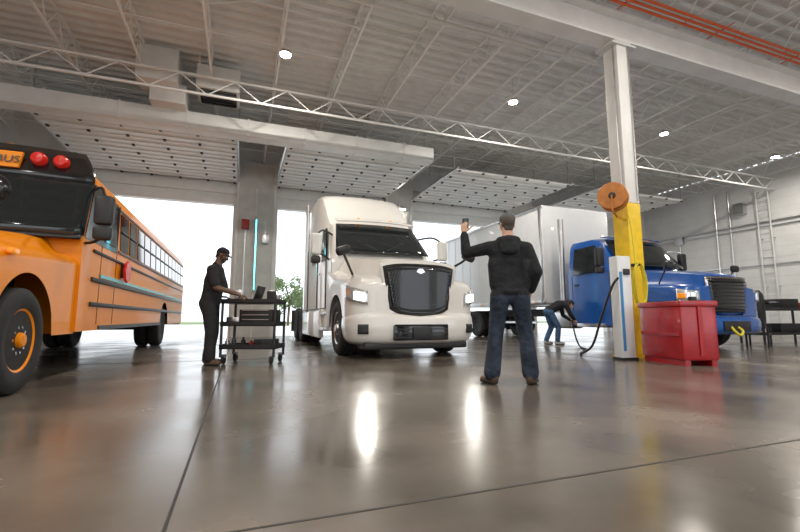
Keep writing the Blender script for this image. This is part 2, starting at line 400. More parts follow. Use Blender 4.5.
for s in (-1,1):
    a,b=(36*s,80*s)
    sup_patch('headlamp_housing',a,b,lambda u:(.90+.10*u,1.13+.12*u),M['lens'],T,.03,a=1.2)
    a,b=(39*s,56*s)
    sup_patch('headlamp_beam',a,b,lambda u:(.96+.03*u,1.09+.03*u),M['lamp'],T,.05,a=1.2)
    a,b=(35*s,50*s)
    sup_patch('fog_lamp',a,b,lambda u:(.42,.58),M['dark'],T,.06,a=1.18)
    L=bpy.data.lights.new('headlight_bulb','SPOT'); L.energy=50; L.spot_size=math.radians(80); L.spot_blend=.8; L.shadow_soft_size=.06; L.color=(1,.95,.85)
    lo=bpy.data.objects.new('headlight_bulb',L); COL.objects.link(lo); lo.parent=T; lo.location=(.95*s,-.12,1.05); lo.rotation_euler=(math.radians(82),0,math.radians(180))
def cabp(y):
    w=I(y,2.0,1.14,2.8,1.14,3.1,1.2,5.2,1.2); zt=I(y,1.9,1.95,1.98,2.03,2.72,2.82,2.85,2.92,2.95,2.96,3.05,3.08,3.35,3.42,3.8,3.8,4.4,3.98,5.2,3.97); zb=.42
    rr=I(y,1.9,.10,2.7,.16,3.2,.3)
    m1=min(1.95,zt-rr-.02); wt=w-I(y,2,.05,2.9,.14,5.2,.1)
    return [(w,zb),(w,.9),(w,m1),(wt,max(m1+.01,zt-rr)),(wt-.05,zt-rr*.4),(wt-.18,zt-.04),(wt*.5,zt),(0,zt+.015)]
ys=[1.9,1.98,2.2,2.45,2.72,2.85,2.95,3.0,3.05,3.2,3.35,3.6,3.8,4.1,4.4,4.8,5.15,5.2]
loft('cab',ys,cabp,M['white'],T,sharp=38)
grid('windshield',20,8,lambda u,v:((u*2-1)*(1.06-.14*v),1.93+.74*v-.14*(1-(u*2-1)**2),2.04+.76*v+.02),M['glass'],T,thick=.02)
grid('sun_visor',20,2,lambda u,v:((u*2-1)*.93,2.48+.22*v-.16*(1-(u*2-1)**2),2.85+.09*v),M['white'],T,thick=.03)
for s in (-1,1):
    bars('wiper',[((.1*s-.1,1.73,2.10),(.55*s-.1,1.90,2.34),.012)],M['dark'],T)
    bars('marker',[((.35*s,2.66,2.97),(.42*s,2.66,2.97),.025)],M['amber'],T,n=8)
    box('mirror',(1.46*s,2.05,2.22),(.22,.14,.46),M['white'],T,.05,seg=3); box('mirror_glass',(1.46*s,2.125,2.22),(.18,.01,.4),M['glass'],T)
    box('mirror_low',(1.46*s,2.05,1.89),(.2,.14,.15),M['dark'],T,.04)
    tube('mirror_arm',[(1.10*s,2.35,1.93),(1.28*s,2.15,2.0),(1.45*s,2.05,2.05)],.022,M['dark'],T)
    tube('mirror_arm_up',[(.98*s,2.62,2.54),(1.28*s,2.25,2.56),(1.45*s,2.05,2.42)],.022,M['dark'],T)
    tube('hood_mirror_arm',[(.92*s,1.05,1.50),(1.05*s,.85,1.66),(1.18*s,.6,1.78),(1.22*s,.5,1.84)],.024,M['dark'],T)
    box('hood_mirror',(1.24*s,.46,1.86),(.27,.14,.16),M['dark'],T,.06,(10,20*s,0),3)
    X=1.2*s
    plate('door_window',[(1.155*s,2.5,1.98),(1.155*s,3.2,1.94),(1.10*s,3.2,2.70),(1.09*s,2.85,2.74)],M['glass'],T,(s,0,.1),.02)
    plate('sleeper_window',[(X+.012*s,3.7,2.0),(X+.012*s,4.1,2.0),(X+.0*s,4.1,2.5),(X+.0*s,3.7,2.5)],M['glass'],T,(s,0,0),.015)
    boxes('door_lines',[(X-.02,X+.004,y,y+.015,.9,2.0) for y in (2.2,3.3)]+[(X-.02,X+.004,4.8,4.815,.6,3.6),(X-.02,X+.004,2.2,5.2,.88,.9)],M['dark'],T)
    box('door_handle',(1.19*s,3.1,1.7),(.06,.16,.04),M['chrome'],T,.01)
    box('side_skirt',(1.17*s,4.2,.55),(.1,2.7,.62),M['white'],T,.03)
    box('step',(1.15*s,2.6,.45),(.16,.7,.08),M['alu'],T,.02); box('step2',(1.13*s,2.6,.78),(.16,.7,.06),M['alu'],T,.02)
    box('rear_fairing',(1.18*s,5.5,2.3),(.03,.55,3.2),M['white'],T,.01)
    wheel(T,'front_wheel',1.03*s,AY,.5,.3,s,M['alu'])
    for y in (6.15,7.4):
        wheel(T,'drive_wheel',1.06*s,y,.5,.27,s,M['alu'],True); wheel(T,'drive_wheel_in',.74*s,y,.5,.27,s,M['alu'],True)
    box('mudflap',(.95*s,8.05,.6),(.6,.02,.7),M['dark'],T)
    box('rail',(.42*s,4.6,.85),(.1,7.4,.28),M['chassis'],T)
    bars('stack',[((.9*s,5.35,1.0),(.9*s,5.35,3.2),.07)],M['chrome'],T,n=14,smooth=True)
bars('axles',[((-1,AY,.5),(1,AY,.5),.07),((-1,6.15,.5),(1,6.15,.5),.09),((-1,7.4,.5),(1,7.4,.5),.09)],M['chassis'],T,n=8)
box('fifth_wheel',(0,6.7,1.1),(.95,1.1,.14),M['chassis'],T,.03)
box('underbody',(0,3.6,.7),(1.9,3.2,.5),M['chassis'],T)
# ---------------------------------------------------------------- box truck
K=empty('box_truck',(9.5,5.9,0))
KA=1.15
def kh(y):
    w=wfun(y,1.16,.5,.45); zt=I(y,0,1.55,.08,1.62,.5,1.70,1.6,1.84); wi=min(I(y,0,.55,.5,.66,1.6,.86),w-.08); zf=I(y,0,1.30,.3,1.36,.8,1.40,1.6,1.46)
    zb=.62 if y<.6 else .5
    dy=y-KA
    if abs(dy)<.6: zb=max(zb,.5+math.sqrt(.36-dy*dy))
    zb=min(zb,zf-.12)
    return [(w,zb),(w,min(zf-.14,zb+.3) if zb<zf-.2 else zf-.115),(w,zf-.11),(w-.03,zf-.04),(w-.07,zf),(wi+.01,zf+.04),(wi-.03,zf+.10),(wi-.1,zt-.06),(wi-.25,zt-.01),(0,zt)]
ys=sorted(set([0,.02,.06,.1,.16,.24,.35,.45]+frange(KA-.6,KA+.6,20)+[1.76,1.85]))
loft('hood',ys,kh,M['blue'],K,sharp=40)
box('engine_bay',(0,1.0,.95),(1.4,1.7,.7),M['chassis'],K)
def kg(off,wd,zm):
    return lambda u,v:((u*2-1)*(wd-.08*(1-v)),-.02-off+.08*(u*2-1)**2*wd,(.78-zm)+(1.5-.78+2*zm)*v)
grid('grille_frame',16,6,kg(-.01,.62,.04),M['chrome'],K,thick=.04)
grid('grille_back',16,6,kg(.01,.58,0),M['black'],K,thick=.03)
lst=[]
f=kg(.04,.57,-.02)
for i in range(9):
    for k in range(12): lst.append((f(k/12,(i+.5)/9),f((k+1)/12,(i+.5)/9),.014))
bars('grille_bars',lst,M['dark'],K)
def kb(u,v):
    t=math.radians(-90+180*u); off=I(v,0,-.05,.2,.02,.8,.02,1,-.05); x,y=sup(t,1.16,.6,.52,off=off); return (x,y,.36+.36*v)
grid('bumper',50,6,kb,M['blue'],K,thick=.03)
box('bumper_center',(0,-.12,.52),(.8,.04,.2),M['dark'],K,.01)
tube('tow_hook',[(-.2,-.13,.5),(-.22,-.2,.42),(-.1,-.22,.34),(.02,-.2,.42),(0,-.13,.5)],.025,M['hyel'],K)
def kc(y):
    w=1.12; zt=I(y,1.6,1.8,1.72,1.88,2.25,2.62,2.4,2.72,2.6,2.78,3.3,2.78,3.35,2.74); rr=I(y,1.6,.08,2.4,.16,3.3,.16); m1=min(1.75,zt-rr-.01); wt=w-I(y,1.6,.03,2.4,.12,3.35,.12)
    return [(w,.5),(w,.9),(w,m1),(wt,max(m1+.005,zt-rr)),(wt-.05,zt-rr*.4),(wt-.18,zt-.03),(wt*.5,zt),(0,zt+.01)]
loft('cab',[1.6,1.72,1.9,2.1,2.25,2.4,2.6,3.0,3.3,3.35],kc,M['blue'],K,sharp=38)
grid('windshield',16,6,lambda u,v:((u*2-1)*(1.06-.12*v),1.66+.56*v-.12*(1-(u*2-1)**2),1.9+.72*v+.03),M['glass'],K,thick=.02)
grid('visor',16,2,lambda u,v:((u*2-1)*.96,2.12+.2*v-.14*(1-(u*2-1)**2),2.68+.06*v),M['blue'],K,thick=.03)
bars('roof_markers',[((x-.04,2.42,2.77),(x+.04,2.42,2.77),.025) for x in (-.8,-.2,0,.2,.8)],M['amber'],K,n=8)
for s in (-1,1):
    sup_patch('headlamp',38*s,80*s,lambda u:(1.04,1.22+.06*u),M['lens'],K,.035,a=1.16,b=.5,yc=.45)
    sup_patch('turn_lamp',62*s,78*s,lambda u:(1.08,1.18),M['amber'],K,.05,a=1.16,b=.5,yc=.45)
    plate('door_window',[(1.13*s,2.15,1.84),(1.13*s,3.15,1.82),(1.04*s,3.15,2.52),(1.04*s,2.45,2.54)],M['glass'],K,(s,0,.1),.02)
    boxes('door_lines',[(1.12*s-.006,1.12*s+.006,y,y+.015,.7,1.8) for y in (1.95,3.2)],M['dark'],K)
    box('door_handle',(1.13*s,3.05,1.55),(.05,.15,.04),M['dark'],K,.01)
    box('mirror',(1.42*s,1.95,2.15),(.22,.14,.46),M['dark'],K,.05); box('mirror_low',(1.42*s,1.95,1.83),(.2,.13,.15),M['dark'],K,.03)
    tube('mirror_arm',[(1.1*s,2.0,1.8),(1.3*s,1.95,1.85),(1.42*s,1.95,1.95)],.02,M['chrome'],K); tube('mirror_arm_up',[(1.02*s,2.3,2.4),(1.3*s,2.0,2.42),(1.42*s,1.95,2.33)],.02,M['chrome'],K)
    tube('hood_mirror_arm',[(.95*s,.8,1.42),(1.05*s,.62,1.6),(1.06*s,.5,1.75)],.015,M['dark'],K)
    box('hood_mirror',(1.06*s,.47,1.8),(.2,.12,.16),M['dark'],K,.05)
    box('step',(1.08*s,2.6,.5),(.2,.9,.1),M['alu'],K,.02)
    box('fuel_tank',(.9*s,3.75,.65),(.5,.9,.5),M['alu'],K,.1,seg=4)
    wheel(K,'front_wheel',1.0*s,KA,.48,.28,s,M['alu'])
    wheel(K,'rear_wheel',1.04*s,8.2,.48,.26,s,M['alu'],True); wheel(K,'rear_wheel_in',.75*s,8.2,.48,.26,s,M['alu'],True)
    box('rail',(.42*s,5.9,.85),(.09,8.6,.24),M['chassis'],K)
    box('corner_post',(1.27*s,4.24,2.55),(.08,.1,2.9),M['alu'],K,.02)
    box('bottom_rail',(1.265*s,7.4,1.15),(.05,6.5,.12),M['alu'],K,.01)
    box('top_rail',(1.265*s,7.4,3.98),(.05,6.5,.08),M['alu'],K,.01)
    box('skid_tube',(1.15*s,5.8,.55),(.04,2.2,.06),M['alu'],K); 
    bars('side_markers',[((1.29*s,4.6+3.0*k,1.15),(1.30*s,4.6+3.0*k,1.15),.035) for k in range(3)],M['amber'],K,n=8)
    bars('rivet_seams',[((1.262*s,4.8+.6*k,1.2),(1.262*s,4.8+.6*k,3.94),.008) for k in range(10)],M['box'],K)
    box('mudflap',(.9*s,8.9,.55),(.55,.02,.65),M['dark'],K)
bars('stack',[((-1.0,3.7,.9),(-1.0,3.7,3.5),.08)],M['alu'],K,n=14,smooth=True)
box('cargo_box',(0,7.4,2.57),(2.52,6.5,2.9),M['box'],K,.03)
bars('axles',[((-1,KA,.48),(1,KA,.48),.07),((-1,8.2,.48),(1,8.2,.48),.09)],M['chassis'],K,n=8)
box('underbody',(0,2.6,.75),(1.7,1.5,.4),M['chassis'],K); box('diff',(0,8.2,.5),(.4,.4,.4),M['chassis'],K,.1)
# ---------------------------------------------------------------- school bus
S=empty('school_bus',(-3.02,3.75,0))
SA=1.15; SR=8.6
def bh(y):
    w=wfun(y,1.17,.5,.45); zt=I(y,0,1.3,.08,1.38,.5,1.46,2.35,1.66); wi=min(I(y,0,.6,.5,.7,2.35,.95),w-.08); zf=I(y,0,1.1,.3,1.22,.8,1.32,2.35,1.42)
    zb=.5; dy=y-SA
    if abs(dy)<.62: zb=max(zb,.48+math.sqrt(.62**2-dy*dy))
    zb=min(zb,zf-.12)
    return [(w,zb),(w,zf-.115),(w,zf-.1),(w-.03,zf-.04),(w-.08,zf),(wi+.01,zf+.04),(wi-.03,zf+.08),(wi-.1,zt-.05),(wi-.25,zt-.01),(0,zt)]
ys=sorted(set([0,.02,.06,.1,.16,.24,.35,.45]+frange(SA-.62,SA+.62,24)+[1.9,2.2,2.4]))
loft('hood',ys,bh,M['yellow'],S,sharp=40)
box('engine_bay',(0,1.1,.85),(1.4,1.9,.6),M['chassis'],S)
box('grille',(0,-.02,1.0),(1.0,.06,.45),M['dark'],S,.02)
grid('bumper',40,4,lambda u,v:(*sup(math.radians(-85+170*u),1.18,.6,.48),.4+.25*v),M['dark'],S,thick=.04)
def bb(y):
    w=1.2; zb=.52
    zt=I(y,2.35,1.66,2.45,2.0,2.75,2.45,2.9,2.74,3.05,2.86,3.3,2.92,11.7,2.92,12.0,2.86,12.1,2.7)
    dy=y-SR
    if abs(dy)<.6: zb=max(zb,.48+math.sqrt(.36-dy*dy))
    def c(z,f): return min(z,zt-f)
    return [(w,zb),(w,1.2),(w,c(1.7,.05)),(w-.03,c(2.35,.04)),(w-.06,c(2.5,.03)),(w-.16,c(2.64,.025)),(w-.34,c(2.76,.02)),(w-.6,c(2.84,.01)),(0,zt)]
ys=sorted(set([2.35,2.45,2.6,2.75,2.9,3.0,3.05,3.15,3.3,5,7]+frange(SR-.6,SR+.6,20)+[10,11.5,11.7,11.9,12.0,12.1]))
loft('body',ys,bb,M['yellow'],S,sharp=25)
grid('windshield',24,6,lambda u,v:((u*2-1)*(1.215-.03*v),2.31+.34*v-.10*(1-(u*2-1)**2),1.67+.78*v),M['glass'],S,thick=.02)
grid('windshield_pillar',2,6,lambda u,v:(-.03+.06*u,2.19+.34*v,1.67+.78*v),M['dark'],S,thick=.03)
grid('front_cap',24,4,lambda u,v:((u*2-1)*(1.19-.2*v**1.5),2.63+.25*v-.10*(1-(u*2-1)**2),2.42+.44*v),M['black'],S,thick=.02)
grid('dash_cowl',20,2,lambda u,v:((u*2-1)*1.19,2.24+.1*v-.08*(1-(u*2-1)**2),1.62+.06*v),M['dark'],S,thick=.03)
plate('sign',[(-.42,2.55,2.50),(.42,2.55,2.50),(.42,2.63,2.72),(-.42,2.63,2.72)],M['yellow'],S,(0,1,0),.02)
fc=bpy.data.curves.new('sign_text','FONT'); fc.body='SCHOOL BUS'; fc.size=.14; fc.align_x='CENTER'; fc.extrude=.003; fc.materials.append(M['dark'])
fo_=bpy.data.objects.new('sign_text',fc); COL.objects.link(fo_); fo_.parent=S; fo_.location=(0,2.535,2.56); fo_.rotation_euler=(math.radians(72),0,0)
for sx in (-1,1):
    for x,y,m in ((.58,2.60,M['redlens']),(.80,2.64,M['redlens'])):
        lathe('warning_lamp',[(0,-.05),(.06,-.045),(.078,-.02),(.085,.05)],(x*sx,y,2.66),m,S,'y',20)
    bars('marker',[((.15*sx,2.9,2.88),(.2*sx,2.9,2.88),.03)],M['amber'],S,n=8)
    box('headlight_bezel',(.8*sx,.03,.95),(.36,.1,.25),M['dark'],S,.03); lathe('headlight',[(0,-.04),(.08,-.03),(.1,0)],(.8*sx,-.02,.95),M['lens'],S,'y',20)
    X=1.2*sx
    plate('side_black',[(X,2.40,1.66),(X,3.85,1.66),(X-.03*sx,3.85,2.42),(X-.03*sx,2.72,2.42)],M['black'],S,(sx,0,.05),.006)
    plate('driver_window',[(X,3.18,1.74),(X,3.75,1.74),(X-.025*sx,3.75,2.32),(X-.03*sx,3.18,2.32)],M['glass'],S,(sx,0,.05),.014)
    n=13; L=(11.85-3.95)/n
    for k in range(n):
        a=3.95+L*k; plate('window',[(X,a+.06,1.74),(X,a+L-.04,1.74),(X-.028*sx,a+L-.04,2.32),(X-.028*sx,a+.06,2.32)],M['glass'],S,(sx,0,.05),.012)
        bars('window_frame',[((X+.014*sx,a+.05,2.04),(X+.006*sx,a+L-.03,2.04),.012)],M['dark'],S)
    bars('window_band',[((X-.0*sx,3.9,1.70),(X-.0*sx,11.9,1.70),.022),((X-.03*sx,3.9,2.37),(X-.03*sx,11.9,2.37),.022)],M['dark'],S)
    for z in (1.55,1.18,.86): box('rub_rail',(X+.008*sx,7.35,z),(.03,9.2,.06 if z<1.5 else .04),M['dark'],S,.01)
    box('skirt_edge',(X+.004*sx,5.6,.55),(.02,4.8,.06),M['dark'],S)
    box('reflection_strip',(X+.012*sx,7.4,1.25),(.012,8.6,.05),M['tealrefl'],S)  # thin strip carrying the painted teal reflection
    boxes('door_seams',[(X-.02,X+.004,3.85,3.865,.6,2.4),(X-.02,X+.004,3.1,3.115,.6,1.66)],M['dark'],S)
    wheel(S,'front_wheel',1.03*sx,SA,.48,.27,sx,M['yellow'])
    wheel(S,'rear_wheel',1.04*sx,SR,.48,.26,sx,M['yellow'],True); wheel(S,'rear_wheel_in',.76*sx,SR,.48,.26,sx,M['yellow'],True)
    box('mirror',(1.42*sx,2.25,1.98),(.2,.14,.36),M['dark'],S,.04); box('mirror_low',(1.42*sx,2.25,1.7),(.2,.14,.17),M['dark'],S,.04)
    tube('mirror_arm',[(1.15*sx,2.75,2.35),(1.33*sx,2.4,2.3),(1.42*sx,2.25,2.15)],.018,M['dark'],S); tube('mirror_arm_low',[(1.15*sx,2.5,1.6),(1.33*sx,2.3,1.6),(1.42*sx,2.25,1.68)],.018,M['dark'],S)
    lathe('cross_mirror',[(0,-.09),(.06,-.08),(.12,-.03),(.13,0),(0,.02)],(1.0*sx,.75,1.78),M['black'],S,'y',24)
    tube('cross_mirror_arm',[(.85*sx,1.2,1.4),(.95*sx,.95,1.62),(1.0*sx,.78,1.77)],.015,M['dark'],S)
    box('side_marker',(1.19*sx,.75,1.25),(.04,.14,.05),M['amber'],S,.01)
    box('body_rail',(.42*sx,7,.62),(.1,9,.2),M['chassis'],S)
lathe('stop_sign',[(0,-.02),(.17,-.02),(.18,0),(.17,.02),(0,.02)],(1.28,4.2,1.42),M['redlens'],S,'x',8)
box('stop_arm',(1.24,4.2,1.42),(.08,.12,.2),M['dark'],S,.01)
bars('axles',[((-1,SA,.48),(1,SA,.48),.07),((-1,SR,.48),(1,SR,.48),.09)],M['chassis'],S,n=8)
box('floor_pan',(0,7.2,.75),(2.2,9.4,.3),M['chassis'],S)
box('rear_bumper',(0,12.15,.6),(2.3,.12,.25),M['dark'],S,.03); box('rear_door',(0,12.1,1.6),(.9,.05,1.9),M['yellow'],S,.01); box('rear_glass',(0,12.13,2.05),(.7,.02,.5),M['glass'],S)
# ---------------------------------------------------------------- column group
C=empty('steel_column',(6.58,5.7,0))
box('shaft_white',(0,0,4.3),(.32,.32,3.1),M['truss'],C,.02)
box('shaft_yellow',(0,0,1.39),(.33,.33,2.72),M['cyel'],C,.02)
boxes('base_plate',[(-.26,.26,-.26,.26,0,.03)],M['cyel'],C)
boxes('cap_plate',[(-.3,.3,-.2,.2,5.8,5.84),(-.2,.2,-.17,.17,5.84,5.9)],M['steel'],C)
bars('conduit',[((-.19,-.1,2.8),(-.19,-.1,5.8),.018),((.1,-.18,2.8),(.1,-.18,5.8),.014)],M['alu'],C,n=8)
Pn=empty('fluid_service_panel',(6.0,5.4,0),-8)
box('cabinet',(0,0,.87),(.26,.2,1.7),M['box'],Pn,.015); box('stripe2',(-.08,-.103,.8),(.05,.01,1.3),M['blue2'],Pn); box('base',(0,0,.02),(.3,.24,.04),M['dark'],Pn); box('gauge',(.03,-.11,1.45),(.12,.03,.1),M['dark'],Pn,.01)
R=empty('hose_reel',(6.08,5.52,2.80),35)
lathe('spool',[(.06,-.13),(.23,-.13),(.24,-.12),(.23,-.11),(.11,-.1),(.11,.1),(.23,.11),(.24,.12),(.23,.13),(.06,.13)],(0,0,0),M['orange'],R,'x',32)
lathe('wound_hose',[(.11,-.1),(.19,-.095),(.195,0),(.19,.095),(.11,.1)],(0,0,0),M['dark'],R,'x',28)
lathe('spool_hub',[(0,-.17),(.05,-.165),(.06,-.13)],(0,0,0),M['dark'],R,'x',16)
bars('bracket',[((-.16,0,0),(.32,0,0),.02),((-.16,0,0),(-.16,0,-.28),.018),((.16,0,0),(.16,0,-.28),.018),((-.16,0,-.28),(.38,0,-.28),.018)],M['orange'],R)
H=empty('hanging_air_hose',(6.42,5.42,0))
pts=[]
for k in range(80):
    a=k/80*2*math.pi*4; rx=.13+.015*math.sin(k); rz=.36+.05*math.sin(k*.31); pts.append((rx*math.sin(a),-.0-.0008*k,1.25+rz*math.cos(a)-.05*math.sin(k*.2)))
tube('coil',pts,.012,M['hyel'],H,n=6,sm=3); tube('tail',[(-.05,-.02,1.6),(-.08,-.02,2.0),(-.08,.0,2.3),(-.10,.03,2.5)],.012,M['hyel'],H); tube('tail_low',[(.1,-.02,1.0),(.16,-.05,.6),(.1,-.05,.35),(0,-.03,.5),(-.05,-.02,.9)],.012,M['hyel'],H); box('hook',(0,.03,1.6),(.08,.12,.05),M['dark'],H)
Hs=empty('black_fluid_hose')
tube('hose',[(5.84,5.3,1.35),(5.78,5.38,1.2),(5.74,5.6,.7),(5.8,5.9,.2),(6.0,6.4,.03),(6.9,7.2,.03),(7.4,7.9,.03),(7.85,8.5,.2),(8.05,8.8,.5),(8.12,8.9,.62)],.02,M['dark'],Hs)
Tk=empty('oil_tank',(6.31,4.71,0),-17)
box('body',(0,0,.47),(.54,.96,.78),M['red'],Tk,.03)
box('lid',(0,0,.89),(.58,1.0,.08),M['red'],Tk,.015); box('top_tray',(0,0,.935),(.42,.78,.01),M['chassis'],Tk)
boxes('skids',[(-.24,-.16,-.46,.46,0,.09),(.16,.24,-.46,.46,0,.09)],M['red'],Tk)
box('rib',(0,-.49,.5),(.05,.02,.7),M['red'],Tk); box('rib2',(-.28,0,.45),(.02,.86,.05),M['red'],Tk)
lathe('filler_cap',[(0,.07),(.05,.07),(.055,.05),(.055,0)],(.1,-.25,.93),M['dark'],Tk,'z',16)
# ---------------------------------------------------------------- tool cart
Ct=empty('tool_cart',(.21,7.05,0),-22)
for z in (.22,.56,.9):
    boxes('shelf',[(-.42,.42,-.26,.26,z,z+.02),(-.42,.42,-.26,-.25,z,z+.07),(-.42,.42,.25,.26,z,z+.07),(-.42,-.41,-.26,.26,z,z+.07),(.41,.42,-.26,.26,z,z+.07)],M['dark'],Ct)
bars('frame',[((sx*.4,sy*.24,.1),(sx*.4,sy*.24,.97),.02) for sx in(-1,1) for sy in(-1,1)]+[((-.42,-.24,.95),(-.56,-.24,1.02),.015),((-.42,.24,.95),(-.56,.24,1.02),.015),((-.56,-.24,1.02),(-.56,.24,1.02),.018)],M['dark'],Ct,n=6)
for sx in(-1,1):
    for sy in(-1,1): lathe('caster',[(.02,-.02),(.06,-.018),(.062,0),(.06,.018),(.02,.02)],(sx*.36,sy*.22,.062),M['tire'],Ct,'x',18); box('caster_fork',(sx*.36,sy*.22,.12),(.06,.05,.05),M['alu'],Ct)
box('drawer_unit',(.1,0,.70),(.5,.44,.22),M['chassis'],Ct,.01); bars('drawer_pull',[((-.1,-.235,.66+.07*i),(.3,-.235,.66+.07*i),.008) for i in range(3)],M['alu'],Ct)
box('laptop_base',(-.12,0,.955),(.34,.24,.02),M['dark'],Ct,.005); box('laptop_screen',(.07,0,1.07),(.015,.34,.22),M['dark'],Ct,.005,(0,18,0)); box('laptop_display',(.058,0,1.07),(.004,.31,.19),M['screen'],Ct,0,(0,18,0))
for i,(x,y,s,m) in enumerate([(.28,.1,(.14,.12,.12),'alu'),(.3,-.12,(.12,.1,.16),'chassis'),(.2,.18,(.1,.08,.2),'alu'),(-.3,.16,(.12,.1,.08),'alu')]):
    box('tool_box',(x,y,.93+s[2]/2),s,M[m],Ct,.01)
for i in range(7):
    x=-.36+.11*i; h=random.uniform(.1,.2); lathe('bottle',[(.0,h),(.015,h),(.018,h*.8),(.035,h*.65),(.035,0)],(x,random.uniform(-.15,.15),.24),[M['alu'],M['dark'],M['chassis'],M['toolred']][i%4],Ct,'z',12)
box('part_box',(-.28,0,.64),(.2,.3,.12),M['alu'],Ct,.01); box('part_box2',(.2,.02,.3),(.3,.3,.12),M['chassis'],Ct,.01)
# ---------------------------------------------------------------- right-hand equipment
W=empty('work_bench',(13.9,7.4,0),-10)
box('top',(0,0,.92),(2.0,.75,.06),M['dark'],W,.01)
bars('legs',[((sx*.92,sy*.32,0.0),(sx*.92,sy*.32,.9),.03) for sx in(-1,1) for sy in(-1,1)]+[((-.92,-.32,.25),(.92,-.32,.25),.02),((-.92,.32,.25),(.92,.32,.25),.02)],M['dark'],W)
box('vise_base',(-.6,-.1,1.0),(.2,.25,.12),M['chassis'],W,.02); box('vise_jaw',(-.6,-.1,1.12),(.16,.34,.12),M['chassis'],W,.03); bars('vise_screw',[((-.6,-.45,1.1),(-.6,-.2,1.1),.02),((-.7,-.43,1.1),(-.5,-.43,1.1),.01)],M['alu'],W,n=8)
box('crate',(.3,.05,1.08),(.5,.4,.26),M['chassis'],W,.02); box('bin',(.75,0,1.03),(.25,.3,.16),M['toolred'],W,.01); box('shelf',(0,0,.28),(1.85,.6,.04),M['dark'],W); box('shelf_case',(.2,0,.42),(.8,.4,.24),M['chassis'],W,.02)
Z=empty('tire_cart',(12.05,6.3,0),25)
lathe('spare_tire',[(.28,-.14),(.42,-.15),(.5,-.1),(.5,.1),(.42,.15),(.28,.14),(.28,-.14)],(0,.5,.86),M['tire'],Z,'y',40)
bars('stand',[((-.35,.3,.3),(.35,.3,.3),.03),((-.35,.7,.3),(.35,.7,.3),.03),((-.35,.3,0),(-.35,.3,.45),.03),((.35,.3,0),(.35,.3,.45),.03),((-.35,.7,0),(-.35,.7,.45),.03),((.35,.7,0),(.35,.7,.45),.03),((-.35,.3,.3),(-.35,.7,.3),.03),((.35,.3,.3),(.35,.7,.3),.03)],M['dark'],Z)
# ---------------------------------------------------------------- trees
def tree(x,y,h,seed):
    rnd=random.Random(seed); e=empty('tree',(x,y,-.1))
    bars('trunk',[((0,0,0),(.1,0,h*.45),.14),((.1,0,h*.45),(-.3,.2,h*.75),.08),((.1,0,h*.4),(.6,-.1,h*.7),.07)],M['bark'],e,n=8)
    vs=[];fs=[]; cl=[(rnd.uniform(-.3,.3)*h,rnd.uniform(-.2,.2)*h,h*rnd.uniform(.3,.85),h*rnd.uniform(.1,.17)) for _ in range(13)]
    for (cx,cy,cz,r) in cl:
        for _ in range(110):
            d=V((rnd.gauss(0,1),rnd.gauss(0,1),rnd.gauss(0,1))).normalized()*r*rnd.uniform(.6,1.05); c=V((cx,cy,cz))+d
            u=V((rnd.gauss(0,1),rnd.gauss(0,1),rnd.gauss(0,1))).normalized(); v=u.orthogonal().normalized(); s=.13; k=len(vs)
            vs+=[c-u*s-v*s*.5,c+u*s-v*s*.5,c+u*s*.6+v*s*.6,c-u*s*.6+v*s*.6]; fs.append((k,k+1,k+2,k+3))
    add('foliage',vs,fs,M['leaf'],e)
tree(4.7,46,5.6,1); tree(6.6,50,5,2); tree(2.9,55,4.2,3); tree(10.5,58,6,5); tree(18,52,6,6); tree(21,55,5,8)
# ---------------------------------------------------------------- people
def cap_geo(p0,p1,r0,r1,side,n=18):
    p0,p1=V(p0),V(p1); d=(p1-p0); L=d.length; d=d.normalized() if L>1e-6 else V((0,0,1)); u,v=frame_of(d,side); vs=[];fs=[]
    rows=[]
    for a in (-75,-50,-25,0): rows.append((p0+d*math.sin(math.radians(a))*min(r0),math.cos(math.radians(a)),r0))
    for a in (0,25,50,75): rows.append((p1+d*math.sin(math.radians(a))*min(r1),math.cos(math.radians(a)),r1))
    for c,k,r in rows:
        for i in range(n):
            a=2*math.pi*i/n; vs.append(c+u*math.cos(a)*r[0]*k+v*math.sin(a)*r[1]*k)
    for j in range(len(rows)-1):
        for i in range(n): fs.append((j*n+i,j*n+(i+1)%n,(j+1)*n+(i+1)%n,(j+1)*n+i))
    fs.append(tuple(range(n-1,-1,-1))); fs.append(tuple(range((len(rows)-1)*n,len(rows)*n)))
    return vs,fs,u,v,d,L
